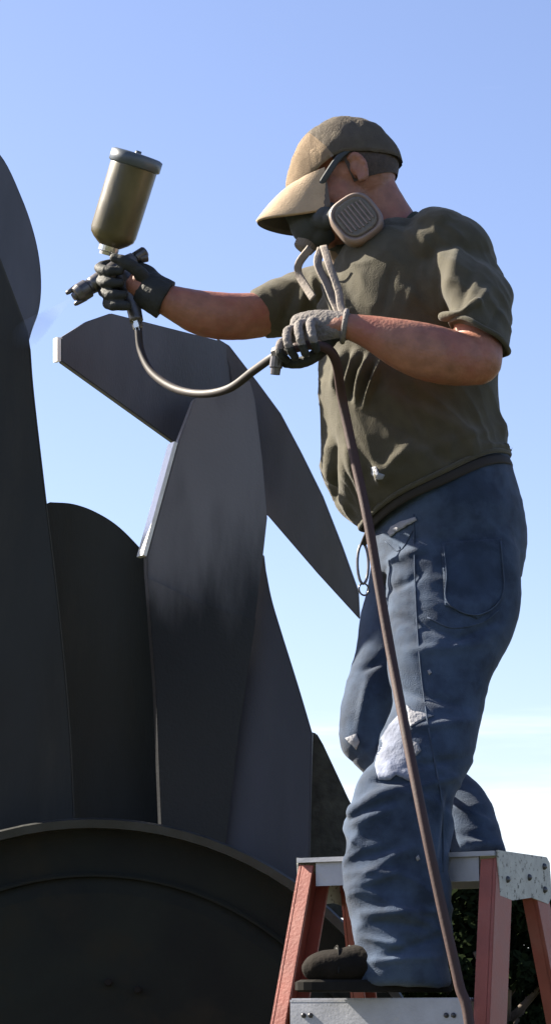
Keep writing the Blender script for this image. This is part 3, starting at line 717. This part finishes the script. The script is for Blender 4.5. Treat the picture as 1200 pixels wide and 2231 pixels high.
g2 = tag(link('glove', me, M['glove_dark'], P), 'dark work glove wrapped round the spray gun grip')

# ------------------------------------------------------------------ cap
bm = bmesh.new(); nu, nv = 72, 18; rows = []
for j in range(nv+1):
    ph = (j/nv)*(math.pi*.5); row = []
    for i in range(nu):
        t = 2*math.pi*i/nu
        rr = math.cos(ph)**.9 if ph < 1.57 else 0.0; hz_ = math.sin(ph)
        seam_d = abs(((t/(math.pi/3)) % 1)-.5)*2     # 1 at seams
        k = 1-.024*max(0, seam_d-.84)/.16*(1 if j < nv-1 else 0)
        front = max(0, -math.cos(t)); z = .010+.086*hz_*k-.036*(1-hz_)*front-.036*(1-hz_)*max(0, math.cos(t)+.25)
        x = (.110+.016*front)*rr*math.cos(t)*k+.010*front*math.sin(ph)*rr+.010*hz_; y = .086*rr*math.sin(t)*k
        w_ = noise.noise(Vector((x*30, y*30, z*30)))*.0035+noise.noise(Vector((x*70, y*20, z*90)))*.0018
        n_ = Vector((x, y, z)).normalized(); row.append(Vector((x, y, z))+n_*w_)
    rows.append(row)
vs = [[bm.verts.new(HM @ p) for p in r] for r in rows[:-1]]; topv = bm.verts.new(hl(.010, 0, .0955))
for j in range(nv-1):
    for i in range(nu): bm.faces.new((vs[j][i], vs[j][(i+1) % nu], vs[j+1][(i+1) % nu], vs[j+1][i]))
for i in range(nu): bm.faces.new((vs[-1][i], vs[-1][(i+1) % nu], topv))
bmesh.ops.solidify(bm, geom=list(bm.faces), thickness=.003)
bmesh.ops.bisect_plane(bm, geom=bm.verts[:]+bm.edges[:]+bm.faces[:], plane_co=hl(-.022, 0, 0), plane_no=(Rh.to_3x3() @ Vector((1, 0, .25))).normalized(), dist=1e-5)
for f in bm.faces:
    cl_ = HM.inverted() @ f.calc_center_median()
    f.material_index = 1 if cl_.x+.25*cl_.z > -.022 else 0
CAP = bm_link('cap', bm, M['cap'], P); CAP.data.materials.append(M['capback'])
bm = bmesh.new(); nA, nB = 41, 9; g = []
for i in range(nA):
    t = math.sin((i/(nA-1)-.5)*math.pi); row = []
    for j in range(nB):
        s = j/(nB-1); yb = .080*t; xb = -.119*math.sqrt(max(0, 1-(yb/.088)**2))+.004
        ln = .080*math.sqrt(max(0, 1-(t*.97)**2)); x = xb-ln*s; y = yb*(1-.06*s); z = .000-.040*(abs(t)**2)*(.30+.95*s)-.036*s**1.5
        row.append(Vector((x, y, z)))
    g.append(row)
top = [[bm.verts.new(HM @ p) for p in r] for r in g]; bot = [[bm.verts.new(HM @ (p-Vector((0, 0, .0065)))) for p in r] for r in g]
for i in range(nA-1):
    for j in range(nB-1):
        bm.faces.new((top[i][j], top[i+1][j], top[i+1][j+1], top[i][j+1])); f = bm.faces.new((bot[i][j], bot[i][j+1], bot[i+1][j+1], bot[i+1][j])); f.material_index = 1
    bm.faces.new((top[i][-1], top[i+1][-1], bot[i+1][-1], bot[i][-1]))
me = bpy.data.meshes.new('brim'); bmesh.ops.recalc_face_normals(bm, faces=bm.faces); bm.to_mesh(me); bm.free(); me.materials.append(M['cap']); me.materials.append(M['capdark'])
link('brim', me, None, CAP)
bm = bmesh.new(); ellipsoid(bm, hmat(.010, 0, .0965), .007, .007, .004, 12); bm_link('button', bm, M['cap'], CAP)

# ------------------------------------------------------------------ respirator
RES = None
bm = bmesh.new()
ellipsoid(bm, hmat(-.100, 0, -.078), .042, .05, .05); ellipsoid(bm, hmat(-.118, 0, -.052), .024, .026, .03); ellipsoid(bm, hmat(-.088, 0, -.112), .035, .04, .026)
for s in (-1, 1): loft_p = ellipsoid(bm, hmat(-.075, s*.055, -.095), .03, .022, .026)
me = remesh(bm, .003, 4); RES = link('respirator', me, M['rubber'], P)
bm = bmesh.new(); bmesh.ops.create_cone(bm, cap_ends=True, segments=24, radius1=.023, radius2=.019, depth=.02, matrix=hmat(-.128, 0, -.118) @ Matrix.Rotation(R(-125), 4, 'Y')); bevel(bm, .002)
bm_link('exhalation_valve', bm, M['pale'], RES, False)
def puck(c, nrm, rot, half, th, mt, parent, name, sq=3.0):
    z = nrm.normalized(); x = Vector((1, 0, 0)); x = (x-z*x.dot(z)).normalized(); y = z.cross(x); bm = bmesh.new(); rs = []
    for (g, h) in ((.0, -.5), (.9, -.5), (1, -.38), (1, .3), (.93, .46), (.86, .5), (.84, .40), (0, .40)):
        ring = []
        for i in range(40):
            t = 2*math.pi*i/40; a, b = math.cos(t), math.sin(t); e = 2/sq
            u, v = half*max(g, .001)*math.copysign(abs(a)**e, a), half*1.08*max(g, .001)*math.copysign(abs(b)**e, b)
            ru, rv = u*math.cos(rot)-v*math.sin(rot), u*math.sin(rot)+v*math.cos(rot); ring.append(c+x*ru+y*rv+z*(h*th))
        rs.append(ring)
    ring_loft(bm, rs); return bm_link(name, bm, mt, parent)
for s in (-1, 1):
    cpos = W(772, 512, 4.20); cpos.y = HC.y + s*.098
    nm = Vector((-.12, s*1.0, .10 if s < 0 else .1))
    cpos.z -= .004; p1_ = puck(cpos, nm, R(35) if s < 0 else R(-35), .0445, .03, M['cart'], RES, 'filter_cartridge')
    puck(cpos+nm.normalized()*.0130, nm, R(35) if s < 0 else R(-35), .0345, .004, M['cart_face'], p1_, 'filter_face')
    zz = nm.normalized(); xx = (Vector((1, 0, 0))-zz*zz.x).normalized(); yy = zz.cross(xx); ra = R(35)*(1 if s < 0 else -1)
    xr = xx*math.cos(ra)+yy*math.sin(ra); yr = yy*math.cos(ra)-xx*math.sin(ra)
    for q in range(-3, 4):
        bm = bmesh.new(); obox(bm, cpos+zz*.0158+xr*(q*.0082), xr, yr, zz, .0014, .026-.0012*abs(q), .0012); bm_link('grille_rib', bm, M['cart'], p1_, False)
    tube('inlet_neck', [hl(-.085, s*.05, -.10), hl(-.055, s*.078, -.112), cpos-Vector((.012, s*.022, 0))], .019, M['rubber'], RES)
    tube('strap', [hl(-.095, s*.045, -.06), hl(-.05, s*.082, -.03), hl(.0, s*.0845, .0), hl(.06, s*.066, .006), hl(.094, s*.02, .004)], .006, M['rubber'], RES, 8, .3)
# loosened lower straps, buckles hanging down the chest
def ptsW(l): return [W(*p) for p in l]
tube('hanging_strap', ptsW([(700, 540, 4.10), (692, 575, 4.07), (712, 620, 4.05), (728, 660, 4.03), (745, 694, 4.0)]), .008, M['pale'], RES, 8, .16)
tube('hanging_strap', ptsW([(704, 535, 4.09), (716, 575, 4.05), (736, 630, 4.02), (742, 668, 4.0), (752, 690, 3.98)]), .007, M['pale'], RES, 8, .16)
tube('hanging_strap', ptsW([(676, 540, 4.13), (652, 572, 4.15), (650, 596, 4.16), (664, 622, 4.15), (682, 650, 4.13)]), .008, M['pale'], RES, 8, .16)

# ------------------------------------------------------------------ spray gun
GUN = empty('spray_gun', W(285, 690, 4.375), 'gravity feed paint spray gun with stained yellow cup held up in a dark glove', 'spray gun')
def lathe(name, a, b, prof, mt, parent, n=40, smooth=True):
    """prof: (t along a->b, radius m)"""
    d = (b-a); L_ = d.length; d.normalize(); u = d.orthogonal().normalized(); v = d.cross(u); bm = bmesh.new()
    rs = [[a+d*(t*L_)+u*(r*math.cos(q))+v*(r*math.sin(q)) for q in [2*math.pi*i/n for i in range(n)]] for t, r in prof]
    ring_loft(bm, rs); bmesh.ops.remove_doubles(bm, verts=bm.verts, dist=1e-5); return bm_link(name, bm, mt, parent, smooth)
ct, cb = W(297, 348, 4.33), W(236, 545, 4.385)
cup = lathe('cup', ct, cb, [(0, .0445), (.02, .0475), (.10, .0475), (.50, .0470), (.80, .0465), (.855, .044), (.90, .036), (.94, .026), (.965, .019), (1.0, .015)], M['cup'], GUN)
lid = lathe('cup_lid', ct+(ct-cb).normalized()*.012, cb, [(0, .001), (0, .030), (.005, .046), (.02, .0525), (.125, .0525), (.135, .0495), (.14, .0478)], M['lid'], GUN)
lathe('vent_cap', ct+(ct-cb).normalized()*.018, ct+(ct-cb).normalized()*.008, [(0, .001), (0, .006), (1, .007)], M['lid'], lid, 16)
lathe('cup_collar', W(243, 522, 4.378), W(234, 556, 4.388), [(0, .0195), (.2, .021), (.75, .021), (.8, .018), (1, .017)], M['steel'], GUN, 24, False)
ga, gb = W(160, 648, 4.375), W(318, 548, 4.40)
lathe('air_cap', ga, gb, [(0, .004), (0, .0075), (.03, .009), (.04, .0165), (.10, .0195), (.20, .0195), (.215, .016), (.25, .016)], M['gunmetal'], GUN, 28, False)
for s in (-1, 1):
    a = ga + Vector((0, s*.0155, 0)) if True else ga
    d = (gb-ga).normalized(); up_ = Vector((0, 1, 0)).cross(d).normalized()
    for k, o_ in ((0, Vector((0, s*.014, 0))),):
        lathe('air_horn', ga+up_*(s*.014)-d*.007, ga+up_*(s*.015)+d*.02, [(0, .003), (.2, .0048), (1, .006)], M['gunmetal'], GUN, 10)
lathe('gun_body', ga.lerp(gb, .22), ga.lerp(gb, .84), [(0, .015), (.1, .0175), (.35, .0185), (.6, .020), (.85, .017), (1, .014)], M['gunmetal'], GUN, 24)
lathe('adjuster_knob', ga.lerp(gb, .82), gb, [(0, .009), (.2, .009), (.22, .0125), (.9, .0125), (1, .010)], M['gunmetal'], GUN, 18, False)
lathe('adjuster_knob', W(296, 566, 4.395), W(322, 560, 4.40), [(0, .006), (.3, .006), (.35, .0095), (.95, .0095), (1, .007)], M['gunmetal'], GUN, 18, False)
bm = bmesh.new(); loft(bm, [(262, 578, 4.385, 20, 14), (276, 620, 4.38, 17, 13), (290, 665, 4.375, 16, 12), (298, 700, 4.372, 15, 12)], n=20, round_ends=False); bm_link('grip', bm, M['gunmetal'], GUN)
tube('trigger', ptsW([(238, 588, 4.385), (226, 618, 4.382), (234, 650, 4.38), (248, 672, 4.378)]), .005, M['steel'], GUN, 8)
lathe('air_inlet', W(297, 698, 4.372), W(303, 722, 4.372), [(0, .008), (.3, .008), (.31, .0105), (.7, .0105), (.71, .008), (1, .008)], M['steel'], GUN, 6, False)

# ------------------------------------------------------------------ hose
HOSE = empty('air_hose', W(1030, 2231, 3.84), 'air hose looping from spray gun to gloved hand, then hanging red-brown down past the jeans', 'hose')
HOSE.location.z = 0; bpy.context.view_layer.update()
tube('whip_hose', ptsW([(302, 716, 4.372), (308, 765, 4.37), (332, 812, 4.34), (380, 846, 4.28), (440, 858, 4.2), (500, 846, 4.12), (555, 806, 4.04), (600, 775, 3.97), (640, 758, 3.935)]), .0078, M['hose_black'], HOSE, 14, sub=14)
lathe('fitting', W(598, 772, 3.965), W(618, 764, 3.95), [(0, .010), (.1, .0125), (.9, .0125), (1, .010)], M['gunmetal'], HOSE, 8, False)
lathe('fitting', W(603, 778, 3.955), W(599, 816, 3.96), [(0, .0115), (.6, .012), (.65, .0095), (1, .009)], M['gunmetal'], HOSE, 12, False)
g0 = W(1035, 2290, 3.84)
hp = ptsW([(640, 758, 3.935), (690, 752, 3.925), (728, 778, 3.95), (745, 870, 4.02), (772, 1000, 4.02), (800, 1130, 4.00), (824, 1270, 3.985), (852, 1430, 3.965), (884, 1600, 3.915), (920, 1780, 3.875), (958, 1960, 3.86), (998, 2140, 3.85), (1028, 2290, 3.84)])
hp += [Vector((g0.x+.03, g0.y-.02, .9)), Vector((g0.x+.05, g0.y-.05, .35)), Vector((g0.x+.12, g0.y-.15, .03)), Vector((g0.x+.6, g0.y-.5, .02)), Vector((g0.x+1.6, g0.y+.1, .02))]
tube('hanging_hose', hp, .0088, M['hose'], HOSE, 14, sub=10)

# ------------------------------------------------------------------ keys on the belt loop
KEY = empty('belt_clip', W(792, 1175, 4.14), 'thin dark metal loop clip hanging at the front of the jeans waistband', 'clip')
closed_tube('carabiner', [W(790, 1228, 4.13)+Vector((.010*math.cos(t), .004*math.sin(t), .038*math.sin(t))) for t in [2*math.pi*i/24 for i in range(24)]], .0026, M['gunmetal'], KEY, 8)
tube('webbing_loop', ptsW([(806, 1150, 4.125), (798, 1168, 4.115), (791, 1186, 4.13)]), .006, M['leather'], KEY, 8, .3)
closed_tube('split_ring', [W(792, 1284, 4.13)+Vector((.009*math.cos(t), .006*math.cos(t), .011*math.sin(t))) for t in [2*math.pi*i/20 for i in range(20)]], .0018, M['gunmetal'], KEY, 6)

# ------------------------------------------------------------------ paint mist
bm = bmesh.new(); a = ga; b = W(60, 728, 4.66)
d = (b-a); Ld = d.length; d.normalize(); u = d.orthogonal().normalized(); v = d.cross(u)
ring_loft(bm, [[a+d*(t*Ld)+u*(r*math.cos(q))+v*(r*.7*math.sin(q)) for q in [2*math.pi*i/20 for i in range(20)]] for t, r in ((.02, .004), (.3, .013), (.7, .03), (1, .042))])
mm = bpy.data.materials.new('paint_mist'); mm.use_nodes = True; t = mm.node_tree; t.nodes.remove(t.nodes['Principled BSDF'])
pv = t.nodes.new('ShaderNodeVolumePrincipled'); pv.inputs['Color'].default_value = (.45, .5, .6, 1); pv.inputs['Density'].default_value = 1.6
t.links.new(pv.outputs[0], t.nodes['Material Output'].inputs['Volume'])
mist = bm_link('paint_mist', bm, mm); tag(mist, 'faint mist of paint leaving the spray gun nozzle', 'paint mist', kind='stuff')
